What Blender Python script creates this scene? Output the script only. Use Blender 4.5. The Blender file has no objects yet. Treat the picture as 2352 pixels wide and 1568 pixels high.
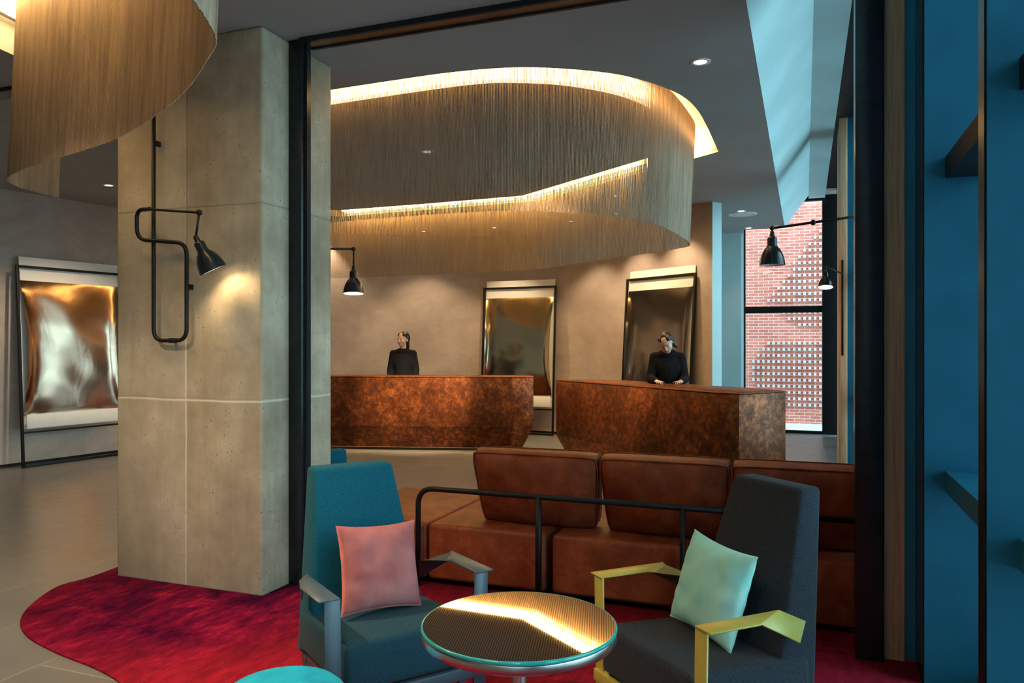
import bpy, bmesh, math, random
from mathutils import Vector, Matrix
from mathutils.geometry import tessellate_polygon
random.seed(7)
S = bpy.context.scene
COL = S.collection

# ------------------------------------------------------------------ camera
F_PX, HCAM = 1775.0, 1.5
YAW = math.atan(672 / F_PX)
cam = bpy.data.cameras.new('camera'); camo = bpy.data.objects.new('camera', cam); COL.objects.link(camo)
camo.location = (0, 0, HCAM); camo.rotation_euler = (math.pi / 2, 0, YAW)
cam.sensor_width = 36; cam.lens = F_PX * 36 / 2352
cam.shift_y = (790 - 784) / 2352
cam.clip_start = 0.05; cam.clip_end = 200
S.camera = camo

# ------------------------------------------------------------------ world (overcast cool sky)
W = bpy.data.worlds.new('sky'); S.world = W; W.use_nodes = True
nt = W.node_tree; nt.nodes.clear()
wo = nt.nodes.new('ShaderNodeOutputWorld'); bg = nt.nodes.new('ShaderNodeBackground')
tc = nt.nodes.new('ShaderNodeTexCoord'); sx = nt.nodes.new('ShaderNodeSeparateXYZ'); cr = nt.nodes.new('ShaderNodeValToRGB')
nt.links.new(tc.outputs['Generated'], sx.inputs[0]); nt.links.new(sx.outputs['Z'], cr.inputs[0])
nt.links.new(cr.outputs[0], bg.inputs[0]); nt.links.new(bg.outputs[0], wo.inputs[0])
cr.color_ramp.elements[0].position = 0.0; cr.color_ramp.elements[0].color = (0.25, 0.38, 0.44, 1)
cr.color_ramp.elements[1].position = 0.9; cr.color_ramp.elements[1].color = (0.68, 1.18, 1.42, 1)
e_ = cr.color_ramp.elements.new(0.2); e_.color = (0.37, 0.62, 0.72, 1)
bg.inputs[1].default_value = 12

# ------------------------------------------------------------------ exposure
S.view_settings.view_transform = 'Standard'; S.view_settings.look = 'None'
S.view_settings.gamma = 1.0; S.view_settings.use_curve_mapping = False
S.view_settings.exposure = -0.43
try:
    S.cycles.use_denoising = True
    S.cycles.max_bounces = 8; S.cycles.diffuse_bounces = 4; S.cycles.glossy_bounces = 4
    S.cycles.transparent_max_bounces = 12
    S.cycles.sample_clamp_indirect = 4.0
except Exception: pass

WARM = (1.0, 0.62, 0.26)
CEIL = 3.385

# portals: guide the sampling of the sky through the glazing (they emit nothing)
def portal(loc, rot, sx_, sy_):
    l = bpy.data.lights.new('window_portal', 'AREA'); l.shape = 'RECTANGLE'; l.size = sx_; l.size_y = sy_
    l.cycles.is_portal = True
    o = bpy.data.objects.new('window_portal', l); COL.objects.link(o); o.location = loc; o.rotation_euler = rot
portal((0.98, 6.3, 2.0), (0, math.radians(90), 0), 4.0, 15.4)
portal((-0.3, 13.97, 2.0), (math.radians(-90), 0, 0), 1.4, 4.0)

# ------------------------------------------------------------------ helpers
def link(o, parent=None):
    COL.objects.link(o)
    if parent is not None: o.parent = parent
    return o
def tag(o, label=None, cat=None, group=None, kind=None):
    if label: o['label'] = label
    if cat: o['category'] = cat
    if group: o['group'] = group
    if kind: o['kind'] = kind
    return o
def empty(name, loc=(0, 0, 0), rz=0.0, label=None, cat=None, group=None):
    o = bpy.data.objects.new(name, None); COL.objects.link(o)
    o.location = loc; o.rotation_euler = (0, 0, rz); o.empty_display_size = 0.1
    return tag(o, label, cat, group)
def copy_tree(o, parent=None):
    c = o.copy(); COL.objects.link(c)
    if parent is not None: c.parent = parent
    for ch in list(o.children): copy_tree(ch, c)
    return c

class MB:
    """collects geometry for one mesh"""
    def __init__(self): self.bm = bmesh.new()
    def poly(self, pts, smooth=False):
        vs = [self.bm.verts.new(p) for p in pts]
        f = self.bm.faces.new(vs); f.smooth = smooth; return f
    def box(self, a, b, bevel=0.0, seg=2, M=None):
        x0, y0, z0 = a; x1, y1, z1 = b
        t = bmesh.new()
        v = [t.verts.new(p) for p in ((x0,y0,z0),(x1,y0,z0),(x1,y1,z0),(x0,y1,z0),(x0,y0,z1),(x1,y0,z1),(x1,y1,z1),(x0,y1,z1))]
        for q in ((3,2,1,0),(4,5,6,7),(0,1,5,4),(1,2,6,5),(2,3,7,6),(3,0,4,7)): t.faces.new([v[i] for i in q])
        return self._add(t, bevel, seg, M)
    def hexa(self, v8, bevel=0.0, seg=2, M=None):
        t = bmesh.new(); v = [t.verts.new(p) for p in v8]
        for q in ((3,2,1,0),(4,5,6,7),(0,1,5,4),(1,2,6,5),(2,3,7,6),(3,0,4,7)): t.faces.new([v[i] for i in q])
        return self._add(t, bevel, seg, M)
    def _add(self, t, bevel, seg, M, smooth=None):
        if bevel > 0:
            bmesh.ops.bevel(t, geom=list(t.edges), offset=bevel, segments=seg, profile=0.5, affect='EDGES')
            for f in t.faces: f.smooth = True
        if smooth:
            for f in t.faces: f.smooth = True
        if M is not None: bmesh.ops.transform(t, matrix=M, verts=t.verts)
        bmesh.ops.recalc_face_normals(t, faces=t.faces)
        me = bpy.data.meshes.new('tmp'); t.to_mesh(me); t.free(); self.bm.from_mesh(me); bpy.data.meshes.remove(me)
        return self
    def prism(self, pts, z0, z1, bevel=0.0, seg=2, M=None, top=None):
        t = bmesh.new(); n = len(pts); tp = top or pts
        a = [t.verts.new((p[0], p[1], z0)) for p in pts]; b = [t.verts.new((p[0], p[1], z1)) for p in tp]
        t.faces.new(a[::-1]); t.faces.new(b)
        for i in range(n): t.faces.new((a[i], a[(i+1) % n], b[(i+1) % n], b[i]))
        return self._add(t, bevel, seg, M)
    def tube(self, pts, r, n=10, closed=False, r_end=None, caps=True):
        pts = [Vector(p) for p in pts]; t = bmesh.new(); rings = []
        N = len(pts); up = None
        for i, p in enumerate(pts):
            if closed: d = pts[(i+1) % N] - pts[i-1]
            else: d = (pts[min(i+1, N-1)] - pts[max(i-1, 0)])
            d.normalize()
            if up is None:
                up = Vector((0, 0, 1)) if abs(d.z) < 0.9 else Vector((1, 0, 0))
                up = (up - d * up.dot(d)).normalized()
            else:
                up = (up - d * up.dot(d))
                up = up.normalized() if up.length > 1e-6 else d.orthogonal().normalized()
            s = d.cross(up)
            rr = r if r_end is None else r + (r_end - r) * i / max(1, N - 1)
            rings.append([t.verts.new(p + (up * math.cos(2*math.pi*k/n) + s * math.sin(2*math.pi*k/n)) * rr) for k in range(n)])
        for i in range(N if closed else N - 1):
            A, B = rings[i], rings[(i+1) % N]
            for k in range(n): t.faces.new((A[k], A[(k+1) % n], B[(k+1) % n], B[k]))
        if caps and not closed:
            t.faces.new(rings[0][::-1]); t.faces.new(rings[-1])
        return self._add(t, 0, 0, None, smooth=True)
    def lathe(self, prof, n=32, M=None, close=False):
        """prof: list of (radius, z)"""
        t = bmesh.new(); rings = []
        for r, z in prof:
            if r < 1e-5: rings.append([t.verts.new((0, 0, z))])
            else: rings.append([t.verts.new((r*math.cos(2*math.pi*k/n), r*math.sin(2*math.pi*k/n), z)) for k in range(n)])
        for A, B in zip(rings[:-1], rings[1:]):
            for k in range(n):
                a = [A[k % len(A)], A[(k+1) % len(A)], B[(k+1) % len(B)], B[k % len(B)]]
                u = []
                for v in a:
                    if v not in u: u.append(v)
                if len(u) > 2:
                    try: t.faces.new(u)
                    except ValueError: pass
        return self._add(t, 0, 0, M, smooth=True)
    def sphere(self, c, r, sc=(1, 1, 1), M=None, n=16):
        t = bmesh.new(); bmesh.ops.create_uvsphere(t, u_segments=n, v_segments=max(6, n // 2 + 2), radius=r)
        T = Matrix.Translation(c) @ Matrix.Diagonal((*sc, 1))
        if M is not None: T = M @ T
        return self._add(t, 0, 0, T, smooth=True)
    def capsule(self, a, b, r0, r1=None, n=14):
        r1 = r0 if r1 is None else r1
        a, b = Vector(a), Vector(b); L = (b - a).length
        z = (b - a).normalized(); q = z.to_track_quat('Z', 'Y').to_matrix().to_4x4()
        prof = [(0, -r0)] + [(r0*math.cos(t), r0*math.sin(t)) for t in [-math.pi/2 + math.pi/2*k/5 for k in range(1, 6)]]
        prof += [(r1*math.cos(t), L + r1*math.sin(t)) for t in [math.pi/2*k/5 for k in range(0, 5)]] + [(0, L + r1)]
        return self.lathe(prof, n, Matrix.Translation(a) @ q)
    def build(self, name, mat=None, parent=None, loc=None, rot=None):
        me = bpy.data.meshes.new(name); self.bm.to_mesh(me); self.bm.free()
        o = bpy.data.objects.new(name, me); link(o, parent)
        if mat is not None: me.materials.append(mat)
        if loc is not None: o.location = loc
        if rot is not None: o.rotation_euler = rot
        return o

def smooth_by_angle(o, deg=35):
    me = o.data
    for p in me.polygons: p.use_smooth = True
    try: me.set_sharp_from_angle(angle=math.radians(deg))
    except Exception: pass
    return o
def round_path(pts, rad, seg=6):
    pts = [Vector(p) for p in pts]; out = [pts[0]]
    for i in range(1, len(pts) - 1):
        a, b, c = pts[i-1], pts[i], pts[i+1]
        r = min(rad, (a-b).length * .45, (c-b).length * .45)
        p0 = b + (a-b).normalized() * r; p1 = b + (c-b).normalized() * r
        for k in range(seg + 1):
            t = k / seg; out.append(p0.lerp(b, t).lerp(b.lerp(p1, t), t))
    out.append(pts[-1]); return out
def spline(pts, closed=False, sub=10):
    pts = [Vector((*p, 0)) if len(p) == 2 else Vector(p) for p in pts]; n = len(pts); out = []
    for i in range(n if closed else n - 1):
        g = (lambda k: pts[k % n]) if closed else (lambda k: pts[min(max(k, 0), n-1)])
        p0, p1, p2, p3 = g(i-1), g(i), g(i+1), g(i+2)
        for k in range(sub):
            t = k / sub
            out.append(0.5 * ((2*p1) + (p2-p0)*t + (2*p0-5*p1+4*p2-p3)*t*t + (3*p1-p0-3*p2+p3)*t**3))
    if not closed: out.append(pts[-1])
    return out
def resample(pts, step, closed=False):
    P = list(pts) + ([pts[0]] if closed else []); out = []; carry = 0.0
    for a, b in zip(P[:-1], P[1:]):
        L = (b - a).length
        while carry <= L and L > 0:
            out.append((a.lerp(b, carry / L), (b - a).normalized())); carry += step
        carry -= L
    return out
def offset(pts, d, closed=True):
    out = []; n = len(pts)
    for i, p in enumerate(pts):
        if closed: a, b = pts[i-1], pts[(i+1) % n]
        else: a, b = pts[max(i-1, 0)], pts[min(i+1, n-1)]
        t = (b - a).normalized(); nrm = Vector((t.y, -t.x, 0)); out.append(p + nrm * d)
    return out
def flat_with_holes(mb, outer, holes, z, flip=False):
    polys = [[Vector((p[0], p[1], 0)) for p in outer]] + [[Vector((p[0], p[1], 0)) for p in h] for h in holes]
    allp = [p for q in polys for p in q]; vs = [mb.bm.verts.new((p.x, p.y, z)) for p in allp]
    for t in tessellate_polygon(polys):
        try: mb.bm.faces.new([vs[i] for i in t])
        except ValueError: pass
def walls(mb, pts, z0, z1, closed=True):
    n = len(pts)
    for i in range(n if closed else n - 1):
        a, b = pts[i], pts[(i+1) % n]
        mb.poly([(a[0], a[1], z0), (b[0], b[1], z0), (b[0], b[1], z1), (a[0], a[1], z1)])

# ------------------------------------------------------------------ materials
def nd(t, kind, **kw):
    n = t.nodes.new(kind)
    for k, v in kw.items():
        if k in n.inputs.keys() if hasattr(n.inputs, 'keys') else False: n.inputs[k].default_value = v
        else: setattr(n, k, v)
    return n
def base_mat(name, col=(.5, .5, .5), rough=.5, metal=0.0, spec=None, emit=None, estr=0, sheen=0, coat=0):
    m = bpy.data.materials.new(name); m.use_nodes = True; b = m.node_tree.nodes['Principled BSDF']
    b.inputs['Base Color'].default_value = (*col, 1); b.inputs['Roughness'].default_value = rough
    b.inputs['Metallic'].default_value = metal
    if spec is not None: b.inputs['Specular IOR Level'].default_value = spec
    if emit: b.inputs['Emission Color'].default_value = (*emit, 1); b.inputs['Emission Strength'].default_value = estr
    if sheen: b.inputs['Sheen Weight'].default_value = sheen
    if coat: b.inputs['Coat Weight'].default_value = coat
    return m, m.node_tree, b
def coords(t, scale=(1, 1, 1)):
    c = t.nodes.new('ShaderNodeTexCoord'); mp = t.nodes.new('ShaderNodeMapping'); mp.inputs['Scale'].default_value = scale
    t.links.new(c.outputs['Object'], mp.inputs[0]); return mp.outputs[0]
def noise(t, vec, scale, detail=6, rough=.6, dist=0.0):
    n = t.nodes.new('ShaderNodeTexNoise'); n.inputs['Scale'].default_value = scale; n.inputs['Detail'].default_value = detail
    n.inputs['Roughness'].default_value = rough; n.inputs['Distortion'].default_value = dist; t.links.new(vec, n.inputs['Vector'])
    return n.outputs[0]
def ramp(t, fac, stops):
    r = t.nodes.new('ShaderNodeValToRGB'); e = r.color_ramp.elements
    while len(e) > 1: e.remove(e[0])
    e[0].position = stops[0][0]; e[0].color = (*stops[0][1], 1)
    for p, c in stops[1:]: x = e.new(p); x.color = (*c, 1)
    t.links.new(fac, r.inputs[0]); return r.outputs[0]
def math_(t, op, a, b=None, clamp=False):
    m = t.nodes.new('ShaderNodeMath'); m.operation = op; m.use_clamp = clamp
    for i, v in enumerate((a, b)):
        if v is None: continue
        if isinstance(v, (int, float)): m.inputs[i].default_value = v
        else: t.links.new(v, m.inputs[i])
    return m.outputs[0]
def mix(t, fac, a, b, mode='MIX'):
    m = t.nodes.new('ShaderNodeMix'); m.data_type = 'RGBA'; m.blend_type = mode
    for sock, v in ((m.inputs[0], fac), (m.inputs[6], a), (m.inputs[7], b)):
        if isinstance(v, (int, float)): sock.default_value = v
        elif isinstance(v, tuple): sock.default_value = (*v, 1)
        else: t.links.new(v, sock)
    return m.outputs[2]
def bump(t, b, h, strength=.3, dist=.01):
    n = t.nodes.new('ShaderNodeBump'); n.inputs['Strength'].default_value = strength; n.inputs['Distance'].default_value = dist
    t.links.new(h, n.inputs['Height']); t.links.new(n.outputs[0], b.inputs['Normal'])
def noisy(name, stops, scale, rough=.6, metal=0, vscale=(1, 1, 1), bstr=.2, bdist=.004, bscale=None, detail=6, dist=0, nr=.6, **kw):
    m, t, b = base_mat(name, rough=rough, metal=metal, **kw)
    v = coords(t, vscale); n = noise(t, v, scale, detail, nr, dist)
    t.links.new(ramp(t, n, stops), b.inputs['Base Color'])
    if bstr: bump(t, b, noise(t, v, bscale or scale * 3, 4), bstr, bdist)
    return m

def line_mask(t, comp, pos, w):
    d = math_(t, 'ABSOLUTE', math_(t, 'SUBTRACT', comp, pos)); return math_(t, 'SUBTRACT', 1.0, math_(t, 'DIVIDE', d, w), clamp=True)

def make_concrete():
    m, t, b = base_mat('board_formed_concrete', rough=.75, spec=.3)
    v = coords(t); vs = coords(t, (3, 3, .35))
    n1 = noise(t, v, 1.6, 8, .65); n2 = noise(t, vs, 5, 8, .7)
    c = ramp(t, n1, [(.28, (.20, .155, .10)), (.5, (.35, .285, .205)), (.74, (.54, .46, .34))])
    c = mix(t, .45, c, ramp(t, n2, [(.3, (.55, .55, .55)), (.7, (1, 1, 1))]), 'MULTIPLY')
    # pits
    vo = t.nodes.new('ShaderNodeTexVoronoi'); vo.inputs['Scale'].default_value = 26; t.links.new(v, vo.inputs['Vector'])
    patch = math_(t, 'GREATER_THAN', noise(t, v, 3.2, 3), .53)
    pit = math_(t, 'MULTIPLY', math_(t, 'LESS_THAN', vo.outputs['Distance'], .13), patch)
    fine = noise(t, v, 42, 3, .8); pit2 = math_(t, 'GREATER_THAN', fine, .71)
    pits = math_(t, 'MAXIMUM', pit, pit2)
    s = t.nodes.new('ShaderNodeSeparateXYZ'); t.links.new(v, s.inputs[0])
    wob = math_(t, 'MULTIPLY', math_(t, 'SUBTRACT', noise(t, v, 2.5, 3), .5), .02)
    zz = math_(t, 'ADD', s.outputs[2], wob); xx = math_(t, 'ADD', s.outputs[0], math_(t, 'MULTIPLY', wob, .5))
    l = line_mask(t, zz, 1.16, .012)
    l = math_(t, 'MAXIMUM', l, line_mask(t, zz, 2.335, .010)); l = math_(t, 'MAXIMUM', l, line_mask(t, xx, -3.57, .010))
    low = math_(t, 'LESS_THAN', s.outputs[2], 1.9)
    st = math_(t, 'MULTIPLY', math_(t, 'SUBTRACT', noise(t, coords(t, (1, 1, 1.6)), 7, 8, .8, .5), .58), 6, clamp=True)
    c = mix(t, math_(t, 'MULTIPLY', st, .55), c, (.13, .11, .075))
    c = mix(t, math_(t, 'MULTIPLY', pits, .75), c, (.09, .085, .07))
    c = mix(t, math_(t, 'MULTIPLY', math_(t, 'MULTIPLY', l, low), .5), c, (.72, .70, .62))
    c = mix(t, math_(t, 'MULTIPLY', math_(t, 'MULTIPLY', l, math_(t, 'SUBTRACT', 1, low)), .7), c, (.16, .15, .12))
    # faint board tint: panels left/right of the seam differ
    lft = math_(t, 'LESS_THAN', s.outputs[0], -3.57)
    c = mix(t, math_(t, 'MULTIPLY', lft, .12), c, (.70, .68, .60))
    t.links.new(c, b.inputs['Base Color'])
    h = math_(t, 'SUBTRACT', math_(t, 'MULTIPLY', n2, .4), math_(t, 'MULTIPLY', math_(t, 'MAXIMUM', pits, l), .8))
    bump(t, b, h, .5, .006); return m

def make_floor():
    m, t, b = base_mat('grey_floor_tile', rough=.34, spec=.6)
    v = coords(t); br = t.nodes.new('ShaderNodeTexBrick'); br.offset = .5
    br.inputs['Color1'].default_value = (.125, .124, .122, 1); br.inputs['Color2'].default_value = (.145, .143, .14, 1)
    br.inputs['Mortar'].default_value = (.26, .255, .24, 1); br.inputs['Scale'].default_value = 1
    br.inputs['Brick Width'].default_value = 1.2; br.inputs['Row Height'].default_value = .6; br.inputs['Mortar Size'].default_value = .003
    rt = t.nodes.new('ShaderNodeMapping'); rt.inputs['Rotation'].default_value = (0, 0, math.pi/2); rt.inputs['Location'].default_value = (.2, .35, 0)
    t.links.new(v, rt.inputs[0]); t.links.new(rt.outputs[0], br.inputs['Vector'])
    n = noise(t, v, 3, 8, .7)
    t.links.new(mix(t, .5, br.outputs[0], ramp(t, n, [(.3, (.6, .6, .6)), (.7, (1, 1, 1))]), 'MULTIPLY'), b.inputs['Base Color'])
    t.links.new(math_(t, 'ADD', math_(t, 'MULTIPLY', noise(t, v, 6, 6, .7), .25), .2), b.inputs['Roughness'])
    bump(t, b, br.outputs[1], -.15, .002); return m

def make_rug():
    m, t, b = base_mat('dyed_wool_rug', rough=.95, spec=.05, sheen=.0)
    v = coords(t, (1.6, 1.0, 1)); a = coords(t, (7, 2.2, 1))
    n = noise(t, v, 2.6, 7, .72, .6); n2 = noise(t, a, 3, 5, .7, .4)
    k = math_(t, 'ADD', math_(t, 'MULTIPLY', n, .65), math_(t, 'MULTIPLY', n2, .35))
    c = ramp(t, k, [(.38, (.025, .0, .018)), (.47, (.08, .002, .026)), (.55, (.18, .004, .035)), (.63, (.36, .016, .05)), (.76, (.55, .06, .06))])
    # colour turns redder with distance from the dark area around the column
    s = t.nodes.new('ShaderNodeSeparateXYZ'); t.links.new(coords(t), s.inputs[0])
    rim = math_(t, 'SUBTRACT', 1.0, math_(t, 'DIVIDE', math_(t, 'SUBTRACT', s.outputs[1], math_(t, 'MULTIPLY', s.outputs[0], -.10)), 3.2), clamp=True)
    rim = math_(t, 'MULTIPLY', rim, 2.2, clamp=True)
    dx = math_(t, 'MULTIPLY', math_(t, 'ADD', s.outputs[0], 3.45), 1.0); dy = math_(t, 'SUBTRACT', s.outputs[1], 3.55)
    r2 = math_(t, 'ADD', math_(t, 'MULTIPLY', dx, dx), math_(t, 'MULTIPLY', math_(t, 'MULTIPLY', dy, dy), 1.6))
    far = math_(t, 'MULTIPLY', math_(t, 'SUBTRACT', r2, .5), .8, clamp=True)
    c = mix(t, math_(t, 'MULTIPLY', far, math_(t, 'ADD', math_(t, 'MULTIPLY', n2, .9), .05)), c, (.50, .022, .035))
    t.links.new(c, b.inputs['Base Color'])
    bump(t, b, noise(t, coords(t), 90, 4, .7), .8, .012); return m

def make_copper():
    m, t, b = base_mat('patinated_copper', rough=.5, metal=.3, spec=.2)
    v = coords(t); n = noise(t, v, 3.0, 10, .75, .6); n2 = noise(t, v, 15, 8, .75, .5)
    k = math_(t, 'ADD', math_(t, 'MULTIPLY', n, .45), math_(t, 'MULTIPLY', n2, .55))
    c = ramp(t, k, [(.36, (.04, .012, .006)), (.49, (.13, .036, .012)), (.58, (.32, .092, .024)), (.68, (.74, .26, .07))])
    t.links.new(c, b.inputs['Base Color'])
    t.links.new(ramp(t, n2, [(.35, (.58,)*3), (.65, (.33,)*3)]), b.inputs['Roughness'])
    bump(t, b, n2, .25, .003); return m

def make_brick():
    m, t, b = base_mat('red_brick', rough=.85)
    v = coords(t); rt = t.nodes.new('ShaderNodeMapping'); rt.inputs['Rotation'].default_value = (-math.pi/2, 0, 0)
    t.links.new(v, rt.inputs[0]); br = t.nodes.new('ShaderNodeTexBrick'); br.offset = .5
    br.inputs['Color1'].default_value = (.40, .085, .055, 1); br.inputs['Color2'].default_value = (.55, .14, .095, 1)
    br.inputs['Mortar'].default_value = (.62, .42, .36, 1); br.inputs['Scale'].default_value = 1
    br.inputs['Brick Width'].default_value = .196; br.inputs['Row Height'].default_value = .062; br.inputs['Mortar Size'].default_value = .0045
    t.links.new(rt.outputs[0], br.inputs['Vector'])
    t.links.new(mix(t, .6, br.outputs[0], ramp(t, noise(t, v, 2.0, 8, .7), [(.3, (.7, .7, .7)), (.65, (1.1, 1.05, 1.08))]), 'MULTIPLY'), b.inputs['Base Color'])
    return m

def make_plaster(name, c0, c1, c2):
    m, t, b = base_mat(name, rough=.7, spec=.25)
    v = coords(t, (1, 1, 1.6)); n = noise(t, v, 1.3, 8, .65, .5); n2 = noise(t, v, 9, 6, .7)
    c = ramp(t, n, [(.3, c0), (.5, c1), (.7, c2)])
    t.links.new(mix(t, .25, c, ramp(t, n2, [(.3, (.75,)*3), (.7, (1.05,)*3)]), 'MULTIPLY'), b.inputs['Base Color'])
    bump(t, b, n2, .12, .004); return m

def make_wood():
    m, t, b = base_mat('timber_board', rough=.6)
    v = coords(t, (22, 22, .8)); n = noise(t, v, 1.6, 6, .6, 1.2)
    t.links.new(ramp(t, n, [(.3, (.40, .23, .13)), (.5, (.58, .35, .20)), (.7, (.72, .46, .28))]), b.inputs['Base Color'])
    bump(t, b, n, .3, .003); return m

def make_sheet(name, tint):
    m, t, b = base_mat(name, col=tint, rough=.13, metal=1.0)
    v = coords(t, (1, 1, .7))
    bump(t, b, noise(t, v, 2.2, 3, .5, .8), .10, .03)
    return m

def make_fabric(name, c0, c1, sc=260):
    m, t, b = base_mat(name, rough=.95, spec=.1, sheen=.04)
    v = coords(t); n = noise(t, v, sc, 3, .7)
    t.links.new(ramp(t, n, [(.35, c0), (.65, c1)]), b.inputs['Base Color']); bump(t, b, n, .5, .002); return m

def make_velvet(name, c0, c1):
    m, t, b = base_mat(name, rough=.8, spec=.15, sheen=.25)
    b.inputs['Sheen Roughness'].default_value = .35; b.inputs['Sheen Tint'].default_value = (*[min(1, x * 1.6 + .1) for x in c1], 1)
    n = noise(t, coords(t), 7, 3, .5, .2)
    t.links.new(ramp(t, n, [(.35, c0), (.65, c1)]), b.inputs['Base Color']); bump(t, b, noise(t, coords(t), 16, 3), .12, .008); return m

M = {}
M['concrete'] = make_concrete(); M['floor'] = make_floor(); M['rug'] = make_rug(); M['copper'] = make_copper(); M['brick'] = make_brick()
M['wall'] = make_plaster('trowelled_plaster', (.37, .295, .255), (.44, .36, .31), (.52, .43, .37))
M['white'] = noisy('white_paint', [(.3, (.62, .62, .61)), (.7, (.70, .70, .69))], 2, rough=.6, bstr=.05)
M['daylight_tint'] = noisy('white_paint_daylight_tint', [(.3, (.42, .60, .63)), (.7, (.47, .66, .69))], 2, rough=.6, bstr=.03)  # white paint with the cyan cast of the daylight mixed into its colour
M['ceiling'] = noisy('ceiling_paint', [(.3, (.29, .285, .28)), (.7, (.32, .315, .31))], 1.5, rough=.75, bstr=.04)
M['wood'] = make_wood()
M['black'] = noisy('black_steel', [(.3, (.006, .006, .006)), (.7, (.011, .011, .011))], 30, rough=.45, metal=0, spec=.2, bstr=.05)
M['blackgloss'] = noisy('black_enamel', [(.3, (.008, .010, .012)), (.7, (.012, .016, .020))], 20, rough=.25, bstr=0, spec=.35)
M['blue'] = noisy('blue_metal_panel', [(.3, (.010, .135, .235)), (.7, (.014, .165, .28))], 6, rough=.38, metal=.25, bstr=.04)
M['chain'], _t, _b = base_mat('metal_bead_chain', col=(.50, .37, .26), rough=.45, metal=.6)
_n = noise(_t, coords(_t, (14, 14, 1.2)), 1.6, 5, .7); _t.links.new(ramp(_t, _n, [(.3, (.15, .10, .065)), (.7, (.31, .22, .145))]), _b.inputs['Base Color'])
_w = _t.nodes.new('ShaderNodeTexWave'); _w.bands_direction = 'Z'; _w.inputs['Scale'].default_value = 40; _t.links.new(coords(_t), _w.inputs['Vector']); bump(_t, _b, _w.outputs[1], .2, .002)
M['led'], _, _ = base_mat('led_strip', col=(.9, .8, .6), emit=(1.0, .62, .25), estr=22)
M['ledin'], _, _ = base_mat('led_strip_inner', col=(.9, .8, .6), emit=(1.0, .62, .20), estr=40)
M['led2'], _, _ = base_mat('led_strip_near', col=(.9, .8, .6), emit=(1.0, .66, .27), estr=46)
M['glow'], _, _ = base_mat('lamp_diffuser', col=(.9, .85, .7), emit=(1, .80, .50), estr=16)
M['ledlow'], _, _ = base_mat('led_underglow', col=(.9, .8, .6), emit=WARM, estr=7.0)
M['downglow'], _, _ = base_mat('downlight_lens', col=(.9, .85, .8), emit=(1, .86, .66), estr=14)
M['dimglow'], _, _ = base_mat('dim_lens', col=(.9, .85, .8), emit=(1, .86, .66), estr=1.0)
M['leather'] = noisy('brown_leather', [(.3, (.10, .019, .007)), (.5, (.18, .038, .013)), (.72, (.29, .070, .025))], 5, rough=.5, spec=.22, bstr=.35, bdist=.006, bscale=60, dist=.3, nr=.7)
M['teal'] = make_fabric('teal_felt', (.002, .05, .082), (.008, .095, .14))
M['charcoal'] = make_fabric('charcoal_felt', (.016, .020, .028), (.046, .054, .070))
M['seatblue'] = make_fabric('grey_blue_felt', (.006, .032, .05), (.024, .065, .09))
M['pink'] = make_velvet('pink_velvet', (.31, .085, .082), (.43, .145, .14))
M['mint'] = make_velvet('mint_velvet', (.28, .66, .62), (.42, .80, .76))
M['cyan'] = make_velvet('turquoise_velvet', (.003, .22, .38), (.010, .36, .55))
M['steelblue'] = noisy('slate_blue_paint', [(.3, (.035, .062, .088)), (.7, (.05, .082, .11))], 8, rough=.4, bstr=0)
M['yellow'] = noisy('mustard_paint', [(.3, (.42, .36, .07)), (.7, (.50, .43, .09))], 8, rough=.38, bstr=0)
M['steel'] = noisy('brushed_steel', [(.3, (.45, .44, .43)), (.7, (.62, .61, .60))], 30, rough=.25, metal=1, vscale=(1, 1, 12), bstr=.1)
M['mirror'], _t, _b = base_mat('ribbed_bronze_mirror', col=(.80, .74, .68), rough=.02, metal=1.0)
_m = _t.nodes.new('ShaderNodeMapping'); _m.inputs['Rotation'].default_value = (0, 0, -math.atan2(.244, .977)); _t.links.new(coords(_t), _m.inputs[0])
_s = _t.nodes.new('ShaderNodeSeparateXYZ'); _t.links.new(_m.outputs[0], _s.inputs[0])
_k = math_(_t, 'ADD', math_(_t, 'MULTIPLY', math_(_t, 'SINE', math_(_t, 'MULTIPLY', _s.outputs[0], 2 * math.pi / .0068)), .5), .5)
_t.links.new(ramp(_t, _k, [(.25, (.34, .29, .25)), (.7, (.88, .80, .72))]), _b.inputs['Base Color'])
M['glassedge'], _t, _b = base_mat('green_glass_edge', col=(.03, .48, .46), rough=.08, spec=.8)
_b.inputs['Transmission Weight'].default_value = .3
M['bronze'] = noisy('bronze_trim', [(.3, (.20, .11, .06)), (.7, (.30, .17, .10))], 10, rough=.3, metal=.8, bstr=0)
M['sheet_bronze'] = make_sheet('polished_bronze_sheet', (.50, .34, .24))
M['sheet_dark'] = make_sheet('polished_dark_sheet', (.34, .29, .23))
M['sheet_gold'] = make_sheet('polished_gold_sheet', (.85, .70, .44))
M['paper'] = noisy('white_board', [(.3, (.72, .70, .66)), (.7, (.80, .78, .74))], 4, rough=.6, bstr=0)
M['skin'] = noisy('skin', [(.3, (.58, .36, .27)), (.7, (.66, .43, .33))], 12, rough=.5, bstr=0)
M['hair'] = noisy('dark_hair', [(.3, (.008, .006, .005)), (.7, (.028, .018, .014))], 40, rough=.4, bstr=.3, vscale=(1, 1, .2))
M['knit'] = make_fabric('black_knit', (.006, .006, .008), (.016, .016, .020), 120)
M['knit'].node_tree.nodes['Principled BSDF'].inputs['Sheen Weight'].default_value = 0
M['lips'], _, _ = base_mat('lips', col=(.45, .10, .09), rough=.4)
M['eye'], _, _ = base_mat('eye_dark', col=(.02, .012, .01), rough=.2)
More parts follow.
